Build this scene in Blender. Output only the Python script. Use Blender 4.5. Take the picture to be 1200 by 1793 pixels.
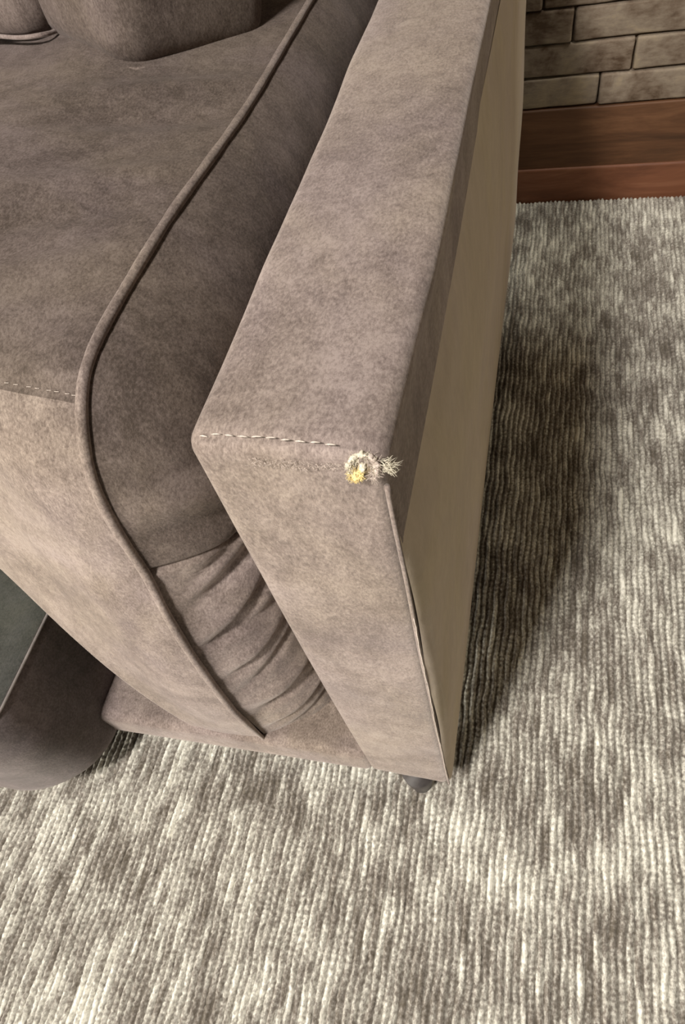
import bpy, bmesh, math, random
import numpy as np
from mathutils import Vector, Matrix

random.seed(7)
rng = np.random.default_rng(7)
for o in list(bpy.data.objects):
    bpy.data.objects.remove(o, do_unlink=True)
scn = bpy.context.scene
COL = scn.collection

# ------------------------------------------------------------------ camera
CAM_LOC = Vector((0.0524, -0.1575, 0.8210))
right = Vector((0.9626, 0.2061, -0.1757)); down = Vector((0.0723, -0.8208, -0.5666)); fwd = Vector((-0.2610, 0.5327, -0.8050))
cam_data = bpy.data.cameras.new('camera')
cam = bpy.data.objects.new('camera', cam_data); COL.objects.link(cam)
M3 = Matrix((right, -down, -fwd)).transposed()
cam.matrix_world = Matrix.Translation(CAM_LOC) @ M3.to_4x4()
cam_data.sensor_fit = 'VERTICAL'; cam_data.sensor_height = 24.0
cam_data.lens = 1162.8 / 1793 * 24.0
cam_data.shift_y = -14.5 / 1793
cam_data.clip_start = 0.01
cam_data.dof.use_dof = True; cam_data.dof.focus_distance = 0.42; cam_data.dof.aperture_fstop = 24
scn.camera = cam

# ------------------------------------------------------------------ world, lights, exposure
world = bpy.data.worlds.new('world'); scn.world = world; world.use_nodes = True
bg = world.node_tree.nodes['Background']
bg.inputs[0].default_value = (0.80, 0.75, 0.68, 1); bg.inputs[1].default_value = 0.035

def area(name, loc, target, sx, sy, power, col):
    d = bpy.data.lights.new(name, 'AREA'); d.shape = 'RECTANGLE'; d.size = sx; d.size_y = sy
    d.energy = power; d.color = col
    o = bpy.data.objects.new(name, d); COL.objects.link(o); o.location = loc
    o.rotation_euler = (Vector(target) - Vector(loc)).to_track_quat('-Z', 'Y').to_euler()
    return o
# ceiling lamp in front and left of the sofa: throws the arm's shadow onto the rug
area('ceiling_lamp', (-0.54, -1.12, 2.40), (0, 0.2, 0.3), 0.30, 0.30, 76, (1.0, 0.945, 0.90))
# added wide low fill in front of the sofa for its front faces
area('front_fill', (-1.5, -2.1, 0.62), (-0.1, 0.1, 0.25), 1.0, 0.8, 60, (1.0, 0.95, 0.86))
# added dim warm fill from the right for the arm's outer side
area('side_fill', (2.1, 0.25, 0.75), (0, 0.35, 0.35), 0.9, 0.7, 5.5, (1.0, 0.86, 0.62))
# added spot that brightens the strip of rug by the wall
sp = bpy.data.lights.new('rug_fill_spot', 'SPOT'); sp.energy = 60; sp.color = (1.0, 0.95, 0.86)
sp.spot_size = math.radians(17); sp.spot_blend = 0.9; sp.shadow_soft_size = 0.06
so = bpy.data.objects.new('rug_fill_spot', sp); COL.objects.link(so); so.location = (0.34, 0.80, 2.4)
so.rotation_euler = (Vector((0.12, 1.06, 0)) - so.location).to_track_quat('-Z', 'Y').to_euler()

scn.view_settings.view_transform = 'Standard'; scn.view_settings.look = 'None'
scn.view_settings.gamma = 1.0; scn.view_settings.use_curve_mapping = False
scn.view_settings.exposure = 0.0

# ------------------------------------------------------------------ node helpers
class NT:
    def __init__(s, name):
        s.m = bpy.data.materials.new(name); s.m.use_nodes = True
        s.t = s.m.node_tree; s.b = s.t.nodes['Principled BSDF']
        s.pos = s.n('ShaderNodeNewGeometry').outputs['Position']
    def n(s, kind, **kw):
        x = s.t.nodes.new(kind)
        for k, v in kw.items(): setattr(x, k, v)
        return x
    def l(s, a, b): s.t.links.new(a, b)
    def put(s, sock, v):
        if isinstance(v, (int, float, tuple, list)): sock.default_value = v
        else: s.l(v, sock)
    def math(s, op, a, b=0.0, c=0.0, clamp=False):
        x = s.n('ShaderNodeMath', operation=op); x.use_clamp = clamp
        s.put(x.inputs[0], a); s.put(x.inputs[1], b); s.put(x.inputs[2], c); return x.outputs[0]
    def scale(s, v, sc):
        x = s.n('ShaderNodeVectorMath', operation='MULTIPLY'); s.put(x.inputs[0], v); x.inputs[1].default_value = sc; return x.outputs[0]
    def noise(s, v, scale=1.0, detail=2.0, rough=0.5, dist=0.0):
        x = s.n('ShaderNodeTexNoise'); s.l(v, x.inputs['Vector']); x.inputs['Scale'].default_value = scale
        x.inputs['Detail'].default_value = detail; x.inputs['Roughness'].default_value = rough; x.inputs['Distortion'].default_value = dist
        return x.outputs[0]
    def ramp(s, f, stops, interp='LINEAR'):
        x = s.n('ShaderNodeValToRGB'); s.l(f, x.inputs[0]); e = x.color_ramp.elements; x.color_ramp.interpolation = interp
        while len(e) < len(stops): e.new(0.5)
        for i, (p, c) in enumerate(stops):
            e[i].position = p; e[i].color = (*c, 1) if len(c) == 3 else c
        return x.outputs[0]
    def mix(s, f, a, b, mode='MIX'):
        x = s.n('ShaderNodeMix', data_type='RGBA', blend_type=mode)
        s.put(x.inputs[0], f)
        for k, v in ((6, a), (7, b)):
            if isinstance(v, tuple): x.inputs[k].default_value = (*v, 1) if len(v) == 3 else v
            else: s.l(v, x.inputs[k])
        return x.outputs[2]
    def bump(s, h, strength, dist, normal=None):
        x = s.n('ShaderNodeBump'); s.l(h, x.inputs['Height']); x.inputs['Strength'].default_value = strength
        x.inputs['Distance'].default_value = dist
        if normal is not None: s.l(normal, x.inputs['Normal'])
        return x.outputs[0]

def velvet(name, dark, mid, light, bumpd=0.0006, sheen=0.35, blotch=9.0, fib=1.0, hueamt=1.0):
    m = NT(name)
    big = m.noise(m.pos, blotch, 4, 0.6, 0.6)                      # brushed-nap blotches
    med = m.noise(m.scale(m.pos, (1.0, 1.0, 0.55)), 70, 4, 0.7, 0.5)
    fine = m.noise(m.scale(m.pos, (1.0, 0.6, 0.55)), 620, 4, 0.8)
    a = m.math('MULTIPLY', big, 0.30); b = m.math('MULTIPLY', med, 0.24); c = m.math('MULTIPLY', fine, 0.46 * fib)
    f = m.math('ADD', m.math('ADD', a, b), c)
    f = m.math('ADD', f, 0.23 * (1 - fib))
    colr = m.ramp(f, [(0.41, dark), (0.50, mid), (0.595, light)])
    hue = m.ramp(m.noise(m.scale(m.pos, (1.0, 1.0, 0.8)), 6.5, 3, 0.55, 0.8), [(0.38, (1.0, 0.97, 0.88)), (0.62, (0.98, 0.945, 0.98))])
    colr = m.mix(0.8 * hueamt, colr, hue, 'MULTIPLY')
    m.l(colr, m.b.inputs['Base Color'])
    m.b.inputs['Roughness'].default_value = 0.92
    m.b.inputs['Specular IOR Level'].default_value = 0.12
    m.b.inputs['Sheen Weight'].default_value = sheen; m.b.inputs['Sheen Roughness'].default_value = 0.45
    m.b.inputs['Sheen Tint'].default_value = (0.95, 0.86, 0.80, 1)
    n1 = m.bump(fine, 0.55 * fib, bumpd)
    n2 = m.bump(med, 0.35, 0.0012, n1)
    n3 = m.bump(m.noise(m.pos, 18, 2, 0.5, 0.3), 0.35, 0.006, n2)
    m.l(n3, m.b.inputs['Normal'])
    return m.m

def plain(name, c, rough=0.7, var=0.25, scale=60, bumpd=0.0003):
    m = NT(name)
    f = m.noise(m.pos, scale, 4, 0.6)
    d = tuple(x * (1 - var) for x in c); l = tuple(min(1, x * (1 + var)) for x in c)
    m.l(m.ramp(f, [(0.3, d), (0.7, l)]), m.b.inputs['Base Color'])
    m.b.inputs['Roughness'].default_value = rough
    m.l(m.bump(f, 0.4, bumpd), m.b.inputs['Normal'])
    return m.m

TAUPE = velvet('taupe_velvet', (0.130, 0.103, 0.090), (0.228, 0.187, 0.164), (0.350, 0.295, 0.260))
TAUPE_SEAT = velvet('taupe_velvet_shaded', (0.078, 0.062, 0.052), (0.140, 0.113, 0.098), (0.215, 0.178, 0.156), sheen=0.12)  # darker copy of the same velvet; shade of the nap put into colour
TAUPE_SIDE = velvet('taupe_velvet_side_lit', (0.44, 0.375, 0.295), (0.50, 0.43, 0.34), (0.56, 0.485, 0.385), sheen=0.1, blotch=5, fib=0.25)  # lighter olive copy of the same velvet; side light put into colour
CHARCOAL = velvet('charcoal_velvet', (0.060, 0.053, 0.050), (0.098, 0.084, 0.080), (0.150, 0.128, 0.124), sheen=0.25)
CHARCOAL_TOP = velvet('charcoal_velvet_top', (0.040, 0.043, 0.038), (0.062, 0.066, 0.058), (0.085, 0.088, 0.078), sheen=0.2)
THREAD = plain('light_thread', (0.56, 0.49, 0.42), 0.9, 0.3, 900)
FRAY = plain('cream_fibres', (0.60, 0.55, 0.43), 0.95, 0.25, 700)
FRAY_TAUPE = plain('faded_fibres', (0.50, 0.42, 0.36), 0.95, 0.25, 700)
FOAM = plain('yellow_foam', (0.72, 0.58, 0.27), 0.95, 0.3, 900, 0.0006)
LEG = plain('dark_leg', (0.055, 0.048, 0.045), 0.55, 0.3, 80)
HOLE_DARK = plain('hole_backing', (0.16, 0.12, 0.07), 0.95, 0.4, 600)

# rug: space-dyed ribbed pile, colour only (the ribs are geometry)
PITCH = 0.0076
def rug_material(name, bump_ribs):
    m = NT(name)
    sep = m.n('ShaderNodeSeparateXYZ'); m.l(m.pos, sep.inputs[0]); X, Y = sep.outputs[0], sep.outputs[1]
    wob = m.noise(m.scale(m.pos, (9, 22, 0)), 1.0, 2)
    xw = m.math('ADD', X, m.math('MULTIPLY', m.math('SUBTRACT', wob, 0.5), 0.0))
    rib = m.math('FLOOR', m.math('DIVIDE', xw, PITCH))
    wn = m.n('ShaderNodeTexWhiteNoise', noise_dimensions='1D'); m.l(rib, wn.inputs['W'])
    comb = m.n('ShaderNodeCombineXYZ')
    m.l(m.math('MULTIPLY', wn.outputs[0], 90.0), comb.inputs[0]); m.l(m.math('MULTIPLY', Y, 17.0), comb.inputs[1])
    per = m.noise(comb.outputs[0], 1.0, 2, 0.6)                     # dye lengths along each rib
    comb2 = m.n('ShaderNodeCombineXYZ')
    m.l(m.math('MULTIPLY', m.math('FLOOR', m.math('DIVIDE', X, PITCH * 4)), 0.61), comb2.inputs[0]); m.l(m.math('MULTIPLY', Y, 13.0), comb2.inputs[1])
    blk = m.noise(comb2.outputs[0], 1.0, 2, 0.5)                    # dye shared by groups of ribs
    patch = m.noise(m.scale(m.pos, (7, 8, 0)), 1.0, 3, 0.55, 0.4)
    speck = m.noise(m.scale(m.pos, (330, 230, 100)), 1.0, 2, 0.7)
    f = m.math('ADD', m.math('ADD', m.math('MULTIPLY', per, 0.40), m.math('MULTIPLY', blk, 0.16)),
               m.math('ADD', m.math('MULTIPLY', patch, 0.22), m.math('MULTIPLY', speck, 0.32)))
    colr = m.ramp(f, [(0.44, (0.15, 0.13, 0.10)), (0.51, (0.29, 0.262, 0.222)), (0.57, (0.54, 0.52, 0.445)), (0.65, (0.93, 0.915, 0.79))])
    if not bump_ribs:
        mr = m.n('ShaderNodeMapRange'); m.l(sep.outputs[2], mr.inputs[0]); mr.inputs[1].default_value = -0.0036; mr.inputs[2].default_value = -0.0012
        colr = m.mix(mr.outputs[0], m.mix(0.72, colr, (0.10, 0.085, 0.062)), colr)      # darker low down between the tufts
    # a cooler, pinker cast wanders over the pile
    cast = m.noise(m.scale(m.pos, (5, 4, 0)), 1.0, 2)
    colr = m.mix(m.math('MULTIPLY', cast, 0.5), colr, (0.96, 0.94, 0.96), 'MULTIPLY')
    m.l(colr, m.b.inputs['Base Color'])
    m.b.inputs['Roughness'].default_value = 0.9; m.b.inputs['Specular IOR Level'].default_value = 0.15
    m.b.inputs['Sheen Weight'].default_value = 0.2
    n = m.bump(speck, 0.5, 0.0012)
    if bump_ribs:
        w = m.math('ABSOLUTE', m.math('SINE', m.math('MULTIPLY', X, math.pi / PITCH)))
        n = m.bump(w, 0.8, 0.003, n)
    m.l(n, m.b.inputs['Normal'])
    return m.m
RUG = rug_material('rug_pile', False); RUG_FAR = rug_material('rug_far', True)

def brick_material():
    m = NT('whitewashed_brick')
    oi = m.n('ShaderNodeObjectInfo').outputs['Random']
    off = m.n('ShaderNodeVectorMath', operation='ADD'); m.l(m.pos, off.inputs[0])
    cx = m.n('ShaderNodeCombineXYZ'); m.l(m.math('MULTIPLY', oi, 5), cx.inputs[0]); m.l(cx.outputs[0], off.inputs[1])
    a = m.noise(off.outputs[0], 14, 5, 0.6, 0.6); b = m.noise(m.scale(off.outputs[0], (1, 1, 2.5)), 60, 4, 0.65)
    f = m.math('ADD', m.math('MULTIPLY', a, 0.7), m.math('MULTIPLY', b, 0.3))
    f = m.math('ADD', f, m.math('MULTIPLY', m.math('SUBTRACT', oi, 0.5), 0.08))
    m.l(m.ramp(f, [(0.36, (0.09, 0.055, 0.030)), (0.45, (0.19, 0.140, 0.098)), (0.56, (0.285, 0.23, 0.17)), (0.70, (0.40, 0.32, 0.21))]), m.b.inputs['Base Color'])
    m.b.inputs['Roughness'].default_value = 0.85
    m.l(m.bump(f, 0.5, 0.004), m.b.inputs['Normal']); return m.m
BRICK = brick_material()
MORTAR = plain('mortar', (0.16, 0.115, 0.075), 0.95, 0.3, 80, 0.002)

def wood_material(name, d, mid, l, sc=(3, 20, 26)):
    m = NT(name)
    a = m.noise(m.scale(m.pos, sc), 1.0, 5, 0.65, 0.8); b = m.noise(m.scale(m.pos, (9, 90, 130)), 1.0, 3, 0.7)
    f = m.math('ADD', m.math('MULTIPLY', a, 0.75), m.math('MULTIPLY', b, 0.25))
    m.l(m.ramp(f, [(0.33, d), (0.5, mid), (0.66, l)]), m.b.inputs['Base Color'])
    m.b.inputs['Roughness'].default_value = 0.6
    m.l(m.bump(f, 0.4, 0.002), m.b.inputs['Normal']); return m.m
WOOD = wood_material('brown_wood', (0.060, 0.026, 0.010), (0.125, 0.054, 0.022), (0.20, 0.094, 0.042))
WOOD_RED = wood_material('reddish_wood', (0.12, 0.042, 0.018), (0.20, 0.074, 0.033), (0.28, 0.12, 0.062), (5, 20, 18))
FLOORWOOD = wood_material('floor_wood', (0.10, 0.045, 0.02), (0.2, 0.09, 0.04), (0.28, 0.14, 0.07))
PAINT = plain('wall_paint', (0.62, 0.56, 0.48), 0.9, 0.05, 8)

# ------------------------------------------------------------------ object helpers
def mesh_from(name, V, F, mat, parent=None, smooth=True):
    V = np.asarray(V, dtype=np.float32).reshape(-1, 3)
    me = bpy.data.meshes.new(name)
    if isinstance(F, np.ndarray):
        n, k = F.shape
        me.vertices.add(len(V)); me.vertices.foreach_set('co', V.ravel())
        me.loops.add(n * k); me.loops.foreach_set('vertex_index', F.astype(np.int32).ravel())
        me.polygons.add(n); me.polygons.foreach_set('loop_start', np.arange(0, n * k, k, dtype=np.int32))
        me.polygons.foreach_set('loop_total', np.full(n, k, dtype=np.int32))
        me.update(calc_edges=True); me.validate()
    else:
        me.from_pydata([tuple(map(float, v)) for v in V], [], F)
    if smooth: me.polygons.foreach_set('use_smooth', [True] * len(me.polygons))
    me.materials.append(mat)
    o = bpy.data.objects.new(name, me); COL.objects.link(o)
    if parent is not None:
        o.parent = parent; o.matrix_parent_inverse = Matrix.Translation(-world_loc(parent))
    return o
def world_loc(o):
    v = Vector(o.location)
    if o.parent is not None: v = v * 0 + world_loc(o.parent) if o.get('_local') else v
    return v
def empty(name, loc):
    o = bpy.data.objects.new(name, None); COL.objects.link(o); o.location = loc; o.empty_display_size = 0.05; return o
def tag(o, label=None, cat=None, group=None, kind=None):
    for k, v in (('label', label), ('category', cat), ('group', group), ('kind', kind)):
        if v: o[k] = v
    return o
def grid_faces(nu, nv, wrap_u=False, base=0):
    i = np.arange(nu if wrap_u else nu - 1)[:, None]; j = np.arange(nv - 1)[None, :]
    i2 = (i + 1) % nu
    a = i * nv + j; b = i2 * nv + j; c = i2 * nv + j + 1; d = i * nv + j + 1
    return np.stack([a + 0 * b, b + 0 * a, c + 0 * a, d + 0 * b], -1).reshape(-1, 4) + base
def wav(P, f, seed=0):
    r = np.random.default_rng(seed); s = 0
    for k in range(5):
        d = r.normal(size=3); d /= np.linalg.norm(d)
        s = s + np.sin(P @ (d * f * (0.7 + 0.3 * k)) + r.uniform(0, 6.3)) / (1 + 0.4 * k)
    return s / 3
def rbox(lo, hi, r, step):
    """box whose edges are rounded by r, built of small quads; returns V, F"""
    lo = np.array(lo, float); hi = np.array(hi, float); Vs = []; Fs = []; base = 0
    for ax in range(3):
        a, b = [k for k in range(3) if k != ax]
        def line(k):
            L = hi[k] - lo[k]; n = max(2, int((L - 2 * r) / step)); e = r * (1 - np.cos(np.linspace(0, np.pi / 2, 6)))
            return np.unique(np.concatenate([lo[k] + e, np.linspace(lo[k] + r, hi[k] - r, n + 1), hi[k] - e]).round(7))
        A, B = line(a), line(b)
        for side in (0, 1):
            G = np.zeros((len(A), len(B), 3)); G[..., a] = A[:, None]; G[..., b] = B[None, :]; G[..., ax] = hi[ax] if side else lo[ax]
            inn = np.clip(G, lo + r, hi - r); d = G - inn; n = np.linalg.norm(d, axis=-1, keepdims=True)
            G = inn + r * d / np.maximum(n, 1e-9)
            F = grid_faces(len(A), len(B), base=base)
            if (side == 1) == (ax == 1): F = F[:, ::-1]
            Vs.append(G.reshape(-1, 3)); Fs.append(F); base += len(A) * len(B)
    return weld(np.concatenate(Vs), np.concatenate(Fs))
def weld(V, F):
    key = np.round(V, 6); u, idx, inv = np.unique(key, axis=0, return_index=True, return_inverse=True)
    V = V[idx]; F = inv.reshape(-1)[F]
    F = F[[len(set(f)) == 4 for f in F.tolist()]] if len(F) < 400000 else F
    return V, F
def catmull(P, n):
    P = np.array(P, float); P = np.vstack([2 * P[0] - P[1], P, 2 * P[-1] - P[-2]]); out = []
    m = len(P) - 3
    for t in np.linspace(0, m - 1e-9, n):
        i = int(t); u = t - i; p0, p1, p2, p3 = P[i:i + 4]
        out.append(0.5 * ((2 * p1) + (-p0 + p2) * u + (2 * p0 - 5 * p1 + 4 * p2 - p3) * u * u + (-p0 + 3 * p1 - 3 * p2 + p3) * u ** 3))
    return np.array(out)
def tube(P, r, seg=8, closed=False, caps=True):
    P = np.array(P, float); n = len(P); r = np.full(n, r) if np.isscalar(r) else np.array(r)
    T = np.gradient(P, axis=0) if not closed else np.roll(P, -1, 0) - np.roll(P, 1, 0)
    T /= np.linalg.norm(T, axis=1, keepdims=True) + 1e-12
    N = np.zeros_like(P); ref = np.array([0, 0, 1.0]) if abs(T[0][2]) < 0.9 else np.array([1.0, 0, 0])
    nprev = ref
    for i in range(n):
        v = nprev - T[i] * (nprev @ T[i]); v /= np.linalg.norm(v) + 1e-12; N[i] = v; nprev = v
    B = np.cross(T, N); a = np.linspace(0, 2 * np.pi, seg, endpoint=False)
    V = P[:, None] + r[:, None, None] * (np.cos(a)[None, :, None] * N[:, None] + np.sin(a)[None, :, None] * B[:, None])
    F = []
    m = n if closed else n - 1
    for i in range(m):
        i2 = (i + 1) % n
        for j in range(seg):
            j2 = (j + 1) % seg
            F.append((i * seg + j, i * seg + j2, i2 * seg + j2, i2 * seg + j))
    if caps and not closed:
        F.append(tuple(range(seg))[::-1]); F.append(tuple((n - 1) * seg + k for k in range(seg)))
    return V.reshape(-1, 3), F
class Acc:
    def __init__(s): s.V = []; s.F = []; s.n = 0
    def add(s, V, F):
        V = np.asarray(V).reshape(-1, 3); s.V.append(V); s.F += [tuple(int(k) + s.n for k in f) for f in F]; s.n += len(V)
    def build(s, name, mat, parent=None, smooth=True): return mesh_from(name, np.concatenate(s.V), s.F, mat, parent, smooth)

# ------------------------------------------------------------------ setting: floor, wall, baseboard
WALL_Y = 1.18
fl = mesh_from('floor', *rbox((-2.0, -2.2, -0.06), (2.0, 1.30, -0.012), 0.004, 1.0), FLOORWOOD, smooth=False); tag(fl, kind='structure')
wl = mesh_from('wall_back', *rbox((-2.0, WALL_Y + 0.012, -0.02), (2.0, WALL_Y + 0.16, 2.6), 0.004, 1.0), MORTAR, smooth=False); tag(wl, kind='structure')
wlf = mesh_from('wall_left', *rbox((-2.12, -2.2, -0.02), (-2.0, WALL_Y + 0.16, 2.6), 0.004, 1.0), PAINT, smooth=False); tag(wlf, kind='structure')
bb = mesh_from('baseboard_back', *rbox((-2.0, WALL_Y - 0.006, 0.055), (2.0, WALL_Y + 0.0125, 0.177), 0.004, 0.05), WOOD); tag(bb, kind='structure')
tr = mesh_from('trim_1', *rbox((-2.0, WALL_Y - 0.010, -0.013), (2.0, WALL_Y + 0.012, 0.066), 0.005, 0.05), WOOD_RED); tag(tr, kind='structure')
CH = 0.0525; BL = 0.205
def brick_mesh(L, seed):
    V, F = rbox((0.0015, 0, 0.0015), (L - 0.0015, 0.03, CH - 0.0015), 0.004, 0.035)
    V = V + np.stack([wav(V, 120, seed) * 0.0012, wav(V, 90, seed + 1) * 0.0018 * (V[:, 1] < 0.01), wav(V, 110, seed + 2) * 0.0010], 1)
    return V, F
protos = []
for k in range(5):
    V, F = brick_mesh(BL, 11 * k)
    o = mesh_from('brick', V, F, BRICK, wl)
    protos.append(o.data); bpy.data.objects.remove(o, do_unlink=True)
far = Acc()
row = 0; z = 0.178
while z < 2.5:
    # joints of the two lowest courses fall at x = 0.13 and x = 0.18 as photographed
    x0 = [0.13, 0.18, 0.075, 0.02][row % 4] - 12 * BL + (0.0 if row < 2 else random.uniform(-0.015, 0.015))
    for c in range(22):
        x = x0 + c * BL
        if x < -2.0 or x + BL > 2.0: continue
        dy = random.uniform(-0.004, 0.003)
        if -0.35 < x < 1.15 and z < 1.35:
            o = bpy.data.objects.new('brick', protos[random.randrange(5)]); COL.objects.link(o)
            o.parent = wl; o.location = (x, WALL_Y - 0.002 + dy, z)
        else:
            V, F = rbox((x + 0.002, WALL_Y - 0.002 + dy, z + 0.002), (x + BL - 0.002, WALL_Y + 0.02, z + CH - 0.002), 0.004, 0.3)
            far.add(V, F)
    z += CH; row += 1
fb = far.build('brickwork', BRICK, wl); tag(fb, kind='stuff')

# ------------------------------------------------------------------ rug
rug = empty('rug', (0.0, 0.3, -0.012)); tag(rug, 'ribbed cream and grey-taupe rug with streaked pile running towards the wall', 'rug')
xs = np.arange(-0.70, 0.56, PITCH / 6); ys = np.arange(-0.46, WALL_Y - 0.012, 0.0023)
XX, YY = np.meshgrid(xs, ys, indexing='ij')
_r = rng.uniform(0, 6.28, 400)[(np.floor(XX / PITCH).astype(int) + 200)]
wob = 0.0006 * np.sin(YY * 120 + _r * 3) + 0.0009 * np.sin(YY * 31 + XX * 17) + 0.0007 * np.sin(YY * 83 + XX * 41 + 1.3)
ph = XX / PITCH
ridx = np.floor(ph).astype(int); ridx -= ridx.min()
rr = rng.uniform(0, 1, ridx.max() + 2)
s = np.abs(np.sin(np.pi * ph))
bead = np.sin(YY * (2 * np.pi / 0.0058) + rr[ridx] * 40 + 2.2 * np.sin(YY * 190 + rr[ridx] * 9))
tall = 1 + 0.30 * (rr[ridx] - 0.5) + 0.25 * np.sin(YY * (25 + 20 * rr[ridx]) + rr[ridx] * 50)
H = 0.0044 * s ** 0.8 * tall + 0.0009 * bead * s + rng.normal(0, 0.00045, XX.shape) - 0.0044
Vr = np.stack([XX + wob + rng.normal(0, 0.00018, XX.shape), YY, H], -1).reshape(-1, 3)
pl = mesh_from('pile', Vr, grid_faces(len(xs), len(ys)), RUG, rug); tag(pl, kind='stuff')
bk = mesh_from('backing', *rbox((-1.5, -1.9, -0.0118), (1.5, WALL_Y - 0.0115, -0.0048), 0.002, 0.5), RUG_FAR, rug, smooth=False)

# ------------------------------------------------------------------ sofa
AW = 0.090; AH = 0.62; AB = 0.052
sofa = empty('sofa', (-0.45, 0.45, 0.0)); tag(sofa, 'taupe velvet sofa with a slim square arm torn at its front corner', 'sofa')
# arm: rounded box, softened by stuffing
V, F = rbox((-AW, 0.0, AB), (0.0, 1.02, AH), 0.0085, 0.008)
yn = V[:, 1]; zt = (V[:, 2] - AB) / (AH - AB)
right_m = np.clip((V[:, 0] + AW / 2) / (AW / 2), 0, 1); left_m = np.clip(-(V[:, 0] + AW / 2) / (AW / 2), 0, 1)
topm = np.clip((V[:, 2] - (AH - 0.03)) / 0.03, 0, 1); frm = np.clip(1 - yn / 0.02, 0, 1)
bulge_x = np.sin(np.clip(zt, 0, 1) * np.pi) * 0.0035 * (right_m - left_m) * np.clip(yn / 0.1 + 0.3, 0, 1)
V[:, 0] += bulge_x * (V[:, 0] < -AW / 2) - right_m * (1 - topm) * 0.002 + right_m * topm * 0.0045 * np.clip(yn / 0.12, 0, 1)
V[:, 1] -= frm * np.sin(np.clip(zt, 0, 1) * np.pi) * 0.004 * (1 - (V[:, 0] + AW / 2) ** 2 / (AW / 2) ** 2 * 0.6)
V[:, 2] += topm * 0.003 * (1 - ((V[:, 0] + AW / 2) / (AW / 2)) ** 2)
nz = wav(V, 45, 3) * 0.0011 + wav(V, 120, 4) * 0.0004
V[:, 1] += frm * nz; V[:, 2] += topm * nz; V[:, 0] += (right_m * topm - left_m) * nz
# sunken seam across the top front edge
dseam = np.abs(yn - 0.0045)
V[:, 2] -= topm * 0.0012 * np.exp(-(dseam / 0.0016) ** 2)
arm = mesh_from('arm', V, F, TAUPE, sofa)

# outer side panel, same velvet drawn smoother, side light put into its colour, set just inside the arm's rolled top edge
sm0 = lambda q: q * q * (3 - 2 * q)
ny, nzz = 160, 60
yy = np.linspace(0.003, 1.016, ny); zz = np.linspace(AB + 0.002, AH - 0.058, nzz)
Yg, Zg = np.meshgrid(yy, zz, indexing='ij')
ed = np.minimum(np.clip((Yg - 0.003) / 0.008, 0, 1), np.clip((AH - 0.058 - Zg) / 0.050, 0, 1))
t = (Zg - AB) / (AH - AB)
Xg = -0.0023 + 0.0078 * sm0(ed) * (0.25 + 0.75 * np.sin(np.pi * t)) + 0.0008 * np.sin(Zg * 30 + Yg * 6)
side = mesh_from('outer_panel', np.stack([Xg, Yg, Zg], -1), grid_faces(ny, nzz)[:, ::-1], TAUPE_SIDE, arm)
tag(side, 'smooth outer side panel, warm side light put into its olive-taupe')

# welted seam down the front outer edge, and along the top to the tear
pz = np.linspace(AB + 0.003, AH - 0.020, 90)
P = np.stack([-0.0022 + 0.0002 * np.sin(pz * 40), -0.0004 - 0.0030 * np.sin((pz - AB) / (AH - AB) * np.pi), pz], 1)
mesh_from('seam_welt', *tube(P, 0.0013, 6), TAUPE, arm)
P2 = P + np.array([0.0006, -0.0011, 0]); P2 = P2[5:70]
mesh_from('seam_thread', *tube(P2 + rng.normal(0, 0.00012, P2.shape), 0.00035, 5), THREAD, arm)

# stitches across the top front edge of the arm
ztop = AH + 0.0006
for k in range(10):
    xc = -0.0805 + k * 0.0064
    L = 0.0043 + random.uniform(-0.0005, 0.0004)
    yc = 0.0047 + 0.0003 * math.sin(k * 1.7) - 0.0030 * (k / 9)
    xx = np.linspace(-L / 2, L / 2, 6)
    u = (xc + AW / 2) / (AW / 2)
    h = ztop + 0.003 * (1 - u * u) - 0.0008 - (0.0012 if k < 1 else 0)
    P = np.stack([xc + xx, yc + xx * random.uniform(-0.12, 0.12), h + 0.00035 * np.cos(np.linspace(-1.5, 1.5, 6))], 1)
    mesh_from('stitch', *tube(P, [0.00015, 0.0003, 0.00038, 0.00038, 0.0003, 0.00015], 5), THREAD, arm)

# the tear: dark pocket, yellow foam and frayed fibres
HC = np.array([-0.0105, -0.0012, 0.6120])
e1 = np.array([1.0, 0.05, 0.0]); e1 /= np.linalg.norm(e1)
nrm = np.array([0.15, -0.75, 0.65]); nrm /= np.linalg.norm(nrm); e2 = np.cross(nrm, e1)
def blob(cen, ra, rb, rc, amp, seed, n=18):
    th = np.linspace(0, np.pi, n); phh = np.linspace(0, 2 * np.pi, 2 * n)
    T, Pp = np.meshgrid(th, phh, indexing='ij')
    D = np.stack([np.sin(T) * np.cos(Pp), np.sin(T) * np.sin(Pp), np.cos(T)], -1)
    rad = 1 + amp * wav(D * 1.0, 7, seed) + amp * 0.6 * wav(D, 17, seed + 1)
    Q = D * rad[..., None]
    W = cen + Q[..., :1] * ra * e1 + Q[..., 1:2] * rb * e2 + Q[..., 2:] * rc * nrm
    return W.reshape(-1, 3), grid_faces(n, 2 * n)
mesh_from('hole', *blob(HC - nrm * 0.0006, 0.0048, 0.0046, 0.0012, 0.15, 5), HOLE_DARK, arm)
fm = mesh_from('foam', *blob(HC + e1 * -0.0030 - e2 * 0.0030 + nrm * 0.0003, 0.0027, 0.0026, 0.0018, 0.28, 9), FOAM, arm); tag(fm, 'yellow foam lump showing through the tear')
mesh_from('foam', *blob(HC + e1 * -0.0002 + e2 * 0.0004 + nrm * 0.0002, 0.0017, 0.0026, 0.0019, 0.3, 12, 14), FRAY, arm)
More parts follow.
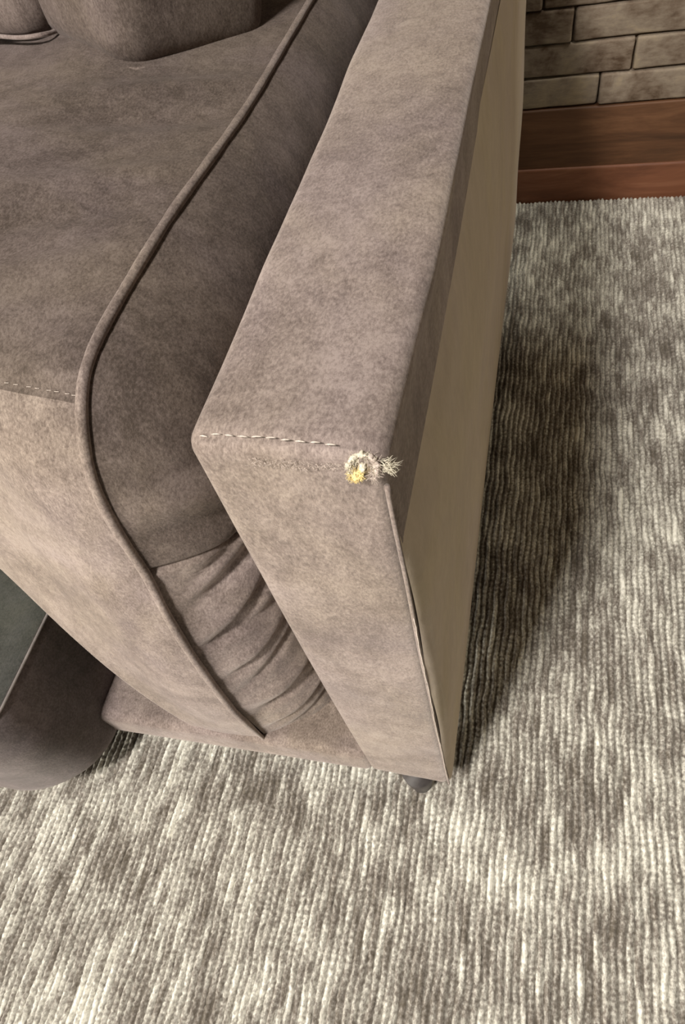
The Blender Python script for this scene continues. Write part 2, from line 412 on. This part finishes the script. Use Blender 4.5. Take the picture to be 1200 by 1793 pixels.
def fibres(n, centre_fn, r0, r1, L0, L1, out):
    a = Acc()
    for _ in range(n):
        c, d = centre_fn()
        L = random.uniform(L0, L1); k = random.uniform(0.3, 1.4)
        side = np.cross(d, rng.normal(size=3)); side /= np.linalg.norm(side) + 1e-9
        tt = np.linspace(0, 1, 5)[:, None]
        P = c + d * L * tt + side * L * 0.45 * k * tt ** 2
        a.add(*tube(P, np.linspace(r0, r1, 5), 4))
    return a
def ring_fn(lo=-0.35, hi=3.75):
    def g():
        a = random.uniform(lo, hi); rr_ = random.gauss(0.0050, 0.0006)
        c = HC + e1 * math.cos(a) * rr_ * 1.05 + e2 * math.sin(a) * rr_ + nrm * random.uniform(-0.0004, 0.0008)
        d = -e1 * math.sin(a) + e2 * math.cos(a)
        d = d * random.choice((1, -1)) + rng.normal(size=3) * 0.55 + nrm * 0.35
        return c, d / np.linalg.norm(d)
    return g
tag(fibres(420, ring_fn(), 0.00022, 0.00006, 0.0015, 0.0038, 0).build('frayed_fibres', FRAY, arm), 'cream frayed threads ringing the tear', kind='stuff')
tag(fibres(240, ring_fn(-0.9, 1.5), 0.00022, 0.00006, 0.0018, 0.0045, 0).build('frayed_fibres', FRAY_TAUPE, arm), 'faded taupe threads beside the tear', kind='stuff')
aa = np.linspace(3.55, -0.75, 60)
Pr = HC + np.cos(aa)[:, None] * 0.0060 * e1 + np.sin(aa)[:, None] * 0.0058 * e2 + nrm * 0.0013 + rng.normal(0, 0.0002, (60, 3))
rad_r = (0.0013 + 0.0003 * np.sin(aa * 9) + 0.0002 * rng.normal(size=60)) * np.clip(np.minimum(np.arange(60), np.arange(60)[::-1]) / 8, 0.25, 1)
Vt_, Ft_ = tube(Pr[:36], rad_r[:36], 9); Vt_ = Vt_ + rng.normal(0, 0.00014, Vt_.shape)
mesh_from('torn_edge', Vt_, Ft_, FRAY, arm)
Vt_, Ft_ = tube(Pr[34:], rad_r[34:], 9); Vt_ = Vt_ + rng.normal(0, 0.00014, Vt_.shape)
tag(mesh_from('torn_edge', Vt_, Ft_, FRAY_TAUPE, arm), 'faded taupe edge of the tear')
def foam_fn():
    d = rng.normal(size=3); d /= np.linalg.norm(d)
    return HC + e1 * -0.0030 - e2 * 0.0030 + (e1 * d[0] + e2 * d[1]) * 0.0026 + nrm * 0.0012, (nrm + d) / np.linalg.norm(nrm + d)
tag(fibres(120, foam_fn, 0.00020, 0.00006, 0.0008, 0.0022, 0).build('foam_crumbs', FOAM, arm), kind='stuff')
def tuft_fn():
    base = np.array([-0.0010, 0.0002, 0.6120]) + rng.normal(size=3) * np.array([0.0014, 0.0012, 0.0016])
    d = np.array([0.9, -0.15, 0.15]) + rng.normal(size=3) * 0.5
    return base, d / np.linalg.norm(d)
tag(fibres(110, tuft_fn, 0.00022, 0.00005, 0.0015, 0.0045, 0).build('loose_tuft', FRAY, arm), 'cream tuft of thread on the outer edge', kind='stuff')
# worn, fuzzy cloth around the front of the seam
def worn_fn():
    x = random.uniform(-0.060, -0.014)
    return np.array([x, -0.0016 + random.uniform(-0.0012, 0.0006), 0.6150 - random.uniform(0, 0.0050)]), (lambda d: d / np.linalg.norm(d))(np.array([random.uniform(-1, 1), -0.5, random.uniform(-0.3, 0.6)]))
tag(fibres(260, worn_fn, 0.00013, 0.00004, 0.0008, 0.0022, 0).build('worn_nap', FRAY_TAUPE, arm), 'pale worn nap under the stitching', kind='stuff')

# base under the seat, flush with the arm
V, F = rbox((-0.452, -0.002, AB), (-AW + 0.006, 0.95, 0.112), 0.011, 0.012)
fr = np.clip(1 - V[:, 1] / 0.03, 0, 1)
V[:, 1] -= fr * 0.007 * np.clip((-0.09 - V[:, 0]) / 0.31, 0, 1)
V[:, 2] += wav(V, 40, 21) * 0.0015
base = mesh_from('base_rail', V, F, TAUPE, sofa)
V, F = rbox((-0.97, 0.80, AB), (-AW + 0.004, 1.02, 0.78), 0.03, 0.03)
mesh_from('backrest', V + wav(V, 12, 5)[:, None] * 0.003, F, TAUPE, sofa)
def leg(x, y):
    zs = np.array([-0.004, 0.0, 0.012, 0.035, 0.056]); rs = np.array([0.011, 0.0125, 0.0135, 0.0165, 0.018])
    a = np.linspace(0, 2 * np.pi, 20, endpoint=False)
    V = np.stack([x + rs[:, None] * np.cos(a), y + rs[:, None] * np.sin(a), zs[:, None] + 0 * a], -1).reshape(-1, 3)
    F = [(i * 20 + j, i * 20 + (j + 1) % 20, (i + 1) * 20 + (j + 1) % 20, (i + 1) * 20 + j) for i in range(4) for j in range(20)]
    F += [tuple(range(20))[::-1], tuple(80 + k for k in range(20))]
    return mesh_from('leg', V, F, LEG, sofa)
leg(-0.037, 0.0075); leg(-0.045, 0.97); leg(-0.90, 0.93); leg(-0.385, 0.06)

# ------------------------------------------------------------------ seat cushion
WX = -0.200
Wpts = [(0.80, 0.560), (0.66, 0.562), (0.5347, 0.564), (0.4167, 0.5660), (0.3012, 0.574), (0.2305, 0.5792), (0.1572, 0.5806), (0.110, 0.5797), (0.0854, 0.5753),
        (0.0701, 0.5672), (0.0554, 0.5534), (0.0415, 0.5324), (0.0337, 0.5067), (0.029, 0.4762), (0.0251, 0.4376), (0.0150, 0.3862), (0.0061, 0.3154), (-0.0005, 0.2151), (0.0010, 0.1400), (0.0032, 0.0829)]
NV = 260
Wc = catmull(Wpts, NV)                                   # (y, z) along the welt
seg = np.concatenate([[0], np.cumsum(np.linalg.norm(np.diff(Wc, axis=0), axis=1))])
Lw = np.linspace(0, seg[-1], NV); Wc = np.stack([np.interp(Lw, seg, Wc[:, 0]), np.interp(Lw, seg, Wc[:, 1])], 1)
corner = int(np.argmin(np.abs(Wc[:, 1] - 0.5672) + np.abs(Wc[:, 0] - 0.0701)))
cushion = empty('seat_cushion', (-0.45, 0.35, 0.27)); tag(cushion, 'overstuffed taupe velvet seat cushion with piped edge beside the torn arm', 'cushion')
Bx = np.array([-0.200, -0.235, -0.262, -0.284, -0.302, -0.335, -0.375, -0.415, -0.46, -0.52, -0.62, -0.80])
By = np.array([0.0032, 0.002, 0.000, 0.000, 0.000, 0.012, 0.034, 0.058, 0.082, 0.108, 0.125, 0.132])
Bz = np.array([0.0829, 0.080, 0.082, 0.095, 0.158, 0.224, 0.288, 0.345, 0.385, 0.405, 0.412, 0.415])
NU = 150
xu = WX - (np.linspace(0, 1, NU) ** 1.3) * 0.58
by = np.interp(-xu, -Bx, By); bz = np.interp(-xu, -Bx, Bz)
ker = np.ones(9) / 9
by = np.convolve(np.pad(by, 4, 'edge'), ker, 'valid'); bz = np.convolve(np.pad(bz, 4, 'edge'), ker, 'valid')
sm = lambda t: t * t * (3 - 2 * t)
G = np.zeros((NU, NV, 3))
for i in range(NU):
    d = WX - xu[i]
    G[i, :, 0] = xu[i]
    crown = 0.036 * sm(np.clip(d / 0.19, 0, 1)) + 0.006 * (1 - math.exp(-d / 0.012))
    lf = sm(np.clip((d - 0.42) / 0.16, 0, 1))
    top = np.arange(NV) <= corner
    G[i, top, 1] = Wc[top, 0]; G[i, top, 2] = Wc[top, 1] + crown
    w = ~top; sz = (0.5672 - Wc[w, 1]) / (0.5672 - 0.0829)
    dev = (Wc[w, 0] - (0.0701 + (0.0032 - 0.0701) * sz)) * (1 - 1.15 * sm(np.clip((d - 0.02) / 0.12, 0, 1)))
    c0 = np.array([0.0701, 0.5672])
    y = c0[0] + (by[i] - c0[0]) * sz + dev; zc = c0[1] + (bz[i] - c0[1]) * sz
    puff = 0.006 * (1 - math.exp(-d / 0.012)) + 0.003 * sm(np.clip(d / 0.06, 0, 1)) - 0.012 * sm(np.clip((d - 0.06) / 0.1, 0, 1))
    y = y - puff * np.sin(np.pi * np.clip(sz, 0, 1)) ** 0.8
    G[i, w, 1] = y; G[i, w, 2] = zc + crown * (1 - sz)
    G[i, :, 2] -= 0.05 * lf ** 3 * np.where(top, 1.0, 1 - np.clip((0.5672 - Wc[:, 1]) / 0.4843, 0, 1))
P = G.reshape(-1, 3)
G += (wav(P, 24, 31) * 0.0020 + wav(P, 70, 32) * 0.0007).reshape(NU, NV, 1) * np.array([0, -0.5, 0.6]) * np.clip(np.linspace(0, 1, NU) * 12, 0, 1)[:, None, None]
# soft pull folds on the top, running towards the welt, and the dip of the cross seam at the front corner
yy_, xx_ = G[..., 1], G[..., 0]
tp = (np.arange(NV) <= corner)[None, :]
for (y0, sl, a, wd) in ((0.46, 0.55, 0.006, 0.020), (0.40, 0.5, -0.005, 0.016), (0.31, 0.7, 0.005, 0.02), (0.26, 0.7, -0.003, 0.012), (0.20, 0.8, 0.0045, 0.018), (0.14, 0.9, -0.0045, 0.014)):
    ln = y0 + (xx_ - WX) * -0.0 + (WX - xx_) * -sl
    G[..., 2] += tp * a * np.exp(-((yy_ - ln) / wd) ** 2) * np.exp(-((WX - xx_ - 0.07) / 0.07) ** 2)
sv = np.abs(np.arange(NV) - corner)[None, :] * (Lw[1])
dip = 0.0011 * np.exp(-(sv / 0.0022) ** 2)
G[..., 1] += dip; G[..., 2] -= dip
body = G
# underside: roll under from the bottom edge
nu2 = 10; U = np.zeros((NU, nu2, 3)); rad = 0.02
for k in range(nu2):
    a = (k + 1) / nu2
    U[:, k, 0] = xu; U[:, k, 1] = G[:, -1, 1] + (0.45 * a ** 1.6); U[:, k, 2] = G[:, -1, 2] + 0.012 * math.exp(-a * 2) * 0 - 0.0
    U[:, k, 2] = np.maximum(G[:, -1, 2] + 0.004 * k * 0, 0.085)
full = np.concatenate([G, U], 1); nvf = full.shape[1]
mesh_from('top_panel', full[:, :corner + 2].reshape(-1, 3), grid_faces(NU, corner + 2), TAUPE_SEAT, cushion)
mesh_from('front_panel', full[:, corner + 1:].reshape(-1, 3), grid_faces(NU, nvf - corner - 1), TAUPE, cushion)
# gusset facing the arm, gathered towards the bottom
NG = 70
Kc = np.stack([np.maximum(Wc[:, 0], 0.22), np.clip(Wc[:, 1], 0.20, 0.36)], 1)
D2 = Kc - Wc; D2 /= np.linalg.norm(D2, axis=1, keepdims=True) + 1e-9
for _ in range(12): D2[1:-1] = (D2[:-2] + D2[1:-1] + D2[2:]) / 3
D2 /= np.linalg.norm(D2, axis=1, keepdims=True)
g = np.linspace(0, 1, NG)
th = np.clip(g / 0.55, 0, 1) * np.pi / 2; extra = np.clip((g - 0.55) / 0.45, 0, 1) * 0.10
wid = np.interp(Lw, [0, 0.5 * Lw[-1], Lw[-1]], [0.041, 0.052, 0.078])
g1 = np.clip(g / 0.55, 0, 1)
GX = WX + wid[:, None] * (1 - (1 - g1) ** 2.8)[None, :]
GD = 0.105 * g1[None, :] + extra[None, :]
GG = np.zeros((NV, NG, 3)); GG[..., 0] = GX
GG[..., 1] = Wc[:, None, 0] + D2[:, None, 0] * GD; GG[..., 2] = Wc[:, None, 1] + D2[:, None, 1] * GD
# folds: lines starting on the welt (given by z there) that climb as they leave it
S = Lw[:, None] + 0 * g[None, :]
def s_at(zv): k = corner + np.argmin(np.abs(Wc[corner:, 1] - zv)); return Lw[k]
disp = np.zeros_like(S)
folds = [(0.395, 0.16, -0.004, 0.006), (0.230, 0.15, -0.004, 0.006), (0.330, -0.01, -0.003, 0.006), (0.187, -0.01, -0.003, 0.005), (0.375, 0.10, -0.0065, 0.010), (0.345, 0.06, 0.004, 0.012), (0.318, 0.13, -0.0075, 0.009), (0.285, 0.02, 0.004, 0.014), (0.262, 0.10, -0.006, 0.008),
         (0.205, 0.03, 0.004, 0.014), (0.170, 0.11, -0.0075, 0.010), (0.135, 0.07, 0.003, 0.009), (0.120, 0.09, -0.004, 0.006), (0.098, 0.07, -0.003, 0.005),
         (0.500, 0.04, 0.006, 0.016), (0.525, 0.02, -0.005, 0.012), (0.470, 0.03, -0.003, 0.012)]
for (zv, climb, a, wd) in folds:
    c = s_at(zv) - climb * g[None, :] ** 0.9
    disp += a * np.exp(-((S - c) / (1.25 * wd * (0.6 + 0.9 * g[None, :]))) ** 2) * np.clip(g[None, :] / 0.12, 0, 1)
# vertical joint in the gusset
cj = s_at(0.4376) - 0.0 * g[None, :]
disp -= 0.003 * np.exp(-((S - cj) / 0.0022) ** 2)
low = sm(np.clip((S - s_at(0.44)) / 0.02, 0, 1)); disp -= 0.002 * low
disp += (wav(GG.reshape(-1, 3), 60, 77) * 0.0009 + wav(GG.reshape(-1, 3), 30, 78) * 0.0018).reshape(S.shape) * np.clip(g[None, :] / 0.2, 0, 1)
nx = np.sin(np.pi / 2 - th)[None, :] * 0 + np.cos(np.pi / 2 - th)[None, :]; nd = -np.cos(th)[None, :]; disp = disp * 1.3
GG[..., 0] += disp * np.maximum(nx, 0.35); GG[..., 1] += disp * nd * D2[:, None, 0]; GG[..., 2] += disp * nd * D2[:, None, 1]
jr = int(np.argmin(np.abs(Lw - s_at(0.4376)))) + 1
mesh_from('side_gusset', GG[:jr].reshape(-1, 3), grid_faces(jr, NG), TAUPE_SEAT, cushion)  # upper gusset in the shaded velvet copy; the lit lower part stays plain
mesh_from('gathered_gusset', GG[jr - 1:].reshape(-1, 3), grid_faces(NV - jr + 1, NG), TAUPE, cushion)
# bottom closing strip of the gusset
e = GG[-1]; st = np.stack([e, e * np.array([1, 1, 0]) + np.array([-0.06, 0.05, 0.088])], 0)
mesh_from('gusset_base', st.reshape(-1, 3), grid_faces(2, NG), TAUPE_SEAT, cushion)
# piping along the edge: a flattened cord
Pp = np.stack([np.full(NV, WX - 0.0015), Wc[:, 0] - D2[:, 0] * 0.0015, Wc[:, 1] - D2[:, 1] * 0.0015], 1)
Pp = Pp + rng.normal(0, 1, (NV, 1)) * 0.00003
rp = 0.0037 * (1 + 0.04 * np.sin(np.arange(NV) * 0.45) + 0.015 * rng.normal(size=NV)); rp[-20:] *= np.linspace(1, 0.35, 20)
mesh_from('piping', *tube(Pp, rp, 12), TAUPE, cushion)
# stitched cross seam between top and front panels
a = Acc()
for k in range(46):
    i = int(np.interp(k, [0, 45], [5, NU - 30])); c = full[i, corner]
    xx = np.linspace(-0.0016, 0.0016, 4)
    a.add(*tube(np.stack([c[0] + xx, np.full(4, c[1] - 0.0006), c[2] + 0.0003 + 0 * xx], 1), 0.0002, 4))
tag(a.build('cross_stitching', THREAD, cushion), kind='stuff')
# left end of the cushion
Lend = full[-1, :]; mid = Lend.mean(0) + np.array([-0.05, 0, 0])
Vl = np.concatenate([Lend, mid[None]]); Fl = [(k, k + 1, len(Lend)) for k in range(len(Lend) - 1)]
mesh_from('end_panel', Vl, Fl, TAUPE, cushion)

# ------------------------------------------------------------------ charcoal chaise block beside the seat
chaise = empty('ottoman', (-0.68, 0.15, 0.0)); tag(chaise, 'low charcoal velvet ottoman under the left of the seat cushion', 'ottoman')
OX0, OX1, OY0, OY1 = -0.97, -0.407, -0.094, 0.60
def plan(inset, n=26, k=0.5):
    """outline of the ottoman in plan, its front right corner rounded; runs anticlockwise"""
    ORX, ORY = 0.12 * k, 0.095 * k
    x0, x1, y0, y1 = OX0 + inset, OX1 - inset, OY0 + inset, OY1 - inset
    a = np.linspace(-np.pi / 2, 0, n)
    c = np.stack([x1 - ORX + ORX * np.cos(a), y0 + ORY + ORY * np.sin(a)], 1)
    f = np.stack([np.linspace(x0, x1 - ORX, 30)[:-1], np.full(29, y0)], 1)
    rr_ = np.stack([np.full(50, x1), np.linspace(y0 + ORY, y1, 51)[1:]], 1)
    bk_ = np.stack([np.linspace(x1, x0, 16)[1:], np.full(15, y1)], 1); l_ = np.stack([np.full(20, x0), np.linspace(y1, y0, 22)[1:-1]], 1)
    return np.concatenate([f, c, rr_, bk_, l_])
zs = np.concatenate([np.linspace(0.0, 0.06, 8)[:-1], np.linspace(0.06, 0.250, 20), [0.256, 0.260, 0.262]])
rings = []
for zz_ in zs:
    ins = 0.040 * max(0, 1 - zz_ / 0.07) ** 1.5 - 0.004 * math.sin(math.pi * min(1, zz_ / 0.262)) + (0.004 * ((zz_ - 0.25) / 0.012) ** 2 if zz_ > 0.25 else 0)
    p = plan(ins, k=1.0 - 0.5 * min(1, zz_ / 0.2)); rings.append(np.concatenate([p, np.full((len(p), 1), zz_)], 1))
Rg = np.stack(rings, 1); Pn = Rg.reshape(-1, 3)
cen = np.array([-0.70, 0.2]); dd = Rg[..., :2] - cen; dd /= np.linalg.norm(dd, axis=-1, keepdims=True)
amp = (wav(Pn, 26, 50) * 0.0026 + wav(Pn, 60, 51) * 0.0009).reshape(Rg.shape[:2]) * np.sin(np.pi * zs / 0.262)[None, :]
Rg[..., :2] += dd * amp[..., None]
npn = Rg.shape[0]
mesh_from('body', Rg.reshape(-1, 3), grid_faces(npn, len(zs), wrap_u=True), CHARCOAL, chaise)
p = plan(0.003); tops = [np.concatenate([cen + (p - cen) * k, np.full((len(p), 1), h)], 1) for k, h in ((1, 0.2610), (0.985, 0.2640), (0.93, 0.268), (0.7, 0.275), (0.35, 0.279), (0.001, 0.280))]
Tg = np.stack(tops, 1)
tag(mesh_from('top_panel', Tg.reshape(-1, 3), grid_faces(npn, len(tops), wrap_u=True), CHARCOAL_TOP, chaise), 'green-grey top of the ottoman')
p = plan(0.0012)[:100]; Pq = np.concatenate([p, np.full((len(p), 1), 0.2622)], 1)
mesh_from('seam', *tube(Pq, 0.0014, 6), plain('charcoal_thread', (0.20, 0.18, 0.165), 0.9), chaise)

# ------------------------------------------------------------------ back cushions
def back_cushion(corner, w, d, h, rotz, tilt, roll, label, seed):
    """plump box cushion whose lower right front corner stands at `corner`"""
    V, F = rbox((-w, 0, 0), (0, d, h), 0.028, 0.012)
    q = np.sin(np.pi * np.clip(-V[:, 0] / w, 0, 1)) * np.sin(np.pi * np.clip(V[:, 2] / h, 0, 1))
    V[:, 1] += np.where(V[:, 1] < d / 2, -1, 1) * 0.022 * q
    V += (wav(V, 40, seed) * 0.003 + wav(V, 100, seed + 1) * 0.001)[:, None] * np.array([0.2, -1, 0.5])
    Rm = np.array(Matrix.Rotation(rotz, 3, 'Z') @ Matrix.Rotation(tilt, 3, 'X') @ Matrix.Rotation(roll, 3, 'Y'))
    T_ = lambda Q: np.asarray(Q).reshape(-1, 3) @ Rm.T + np.array(corner)
    root = empty('back_cushion', corner); tag(root, label, 'cushion')
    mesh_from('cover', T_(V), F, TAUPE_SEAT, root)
    xx = np.linspace(-w + 0.02, -0.008, 60)
    P = np.stack([xx, 0.0065 + 0.001 * np.sin(xx * 90), 0.0055 + 0.0012 * np.sin(xx * 55)], 1)
    P = np.concatenate([P, [[0.0, 0.010, 0.0055], [0.001, 0.02, 0.005]], np.stack([np.full(12, -0.001), np.linspace(0.03, d - 0.03, 12), np.full(12, 0.005)], 1)])
    mesh_from('piping', *tube(T_(P), 0.0021, 6), TAUPE, root)
back_cushion((-0.318, 0.436, 0.590), 0.22, 0.17, 0.27, math.radians(-33), math.radians(-14), math.radians(3),
             'taupe velvet back cushion standing askew with its piped corner on the seat cushion', 61)
back_cushion((-0.424, 0.476, 0.612), 0.44, 0.13, 0.28, math.radians(-13), math.radians(-12), math.radians(0),
             'taupe velvet back cushion at far left with a dark gap under its piped edge', 65)
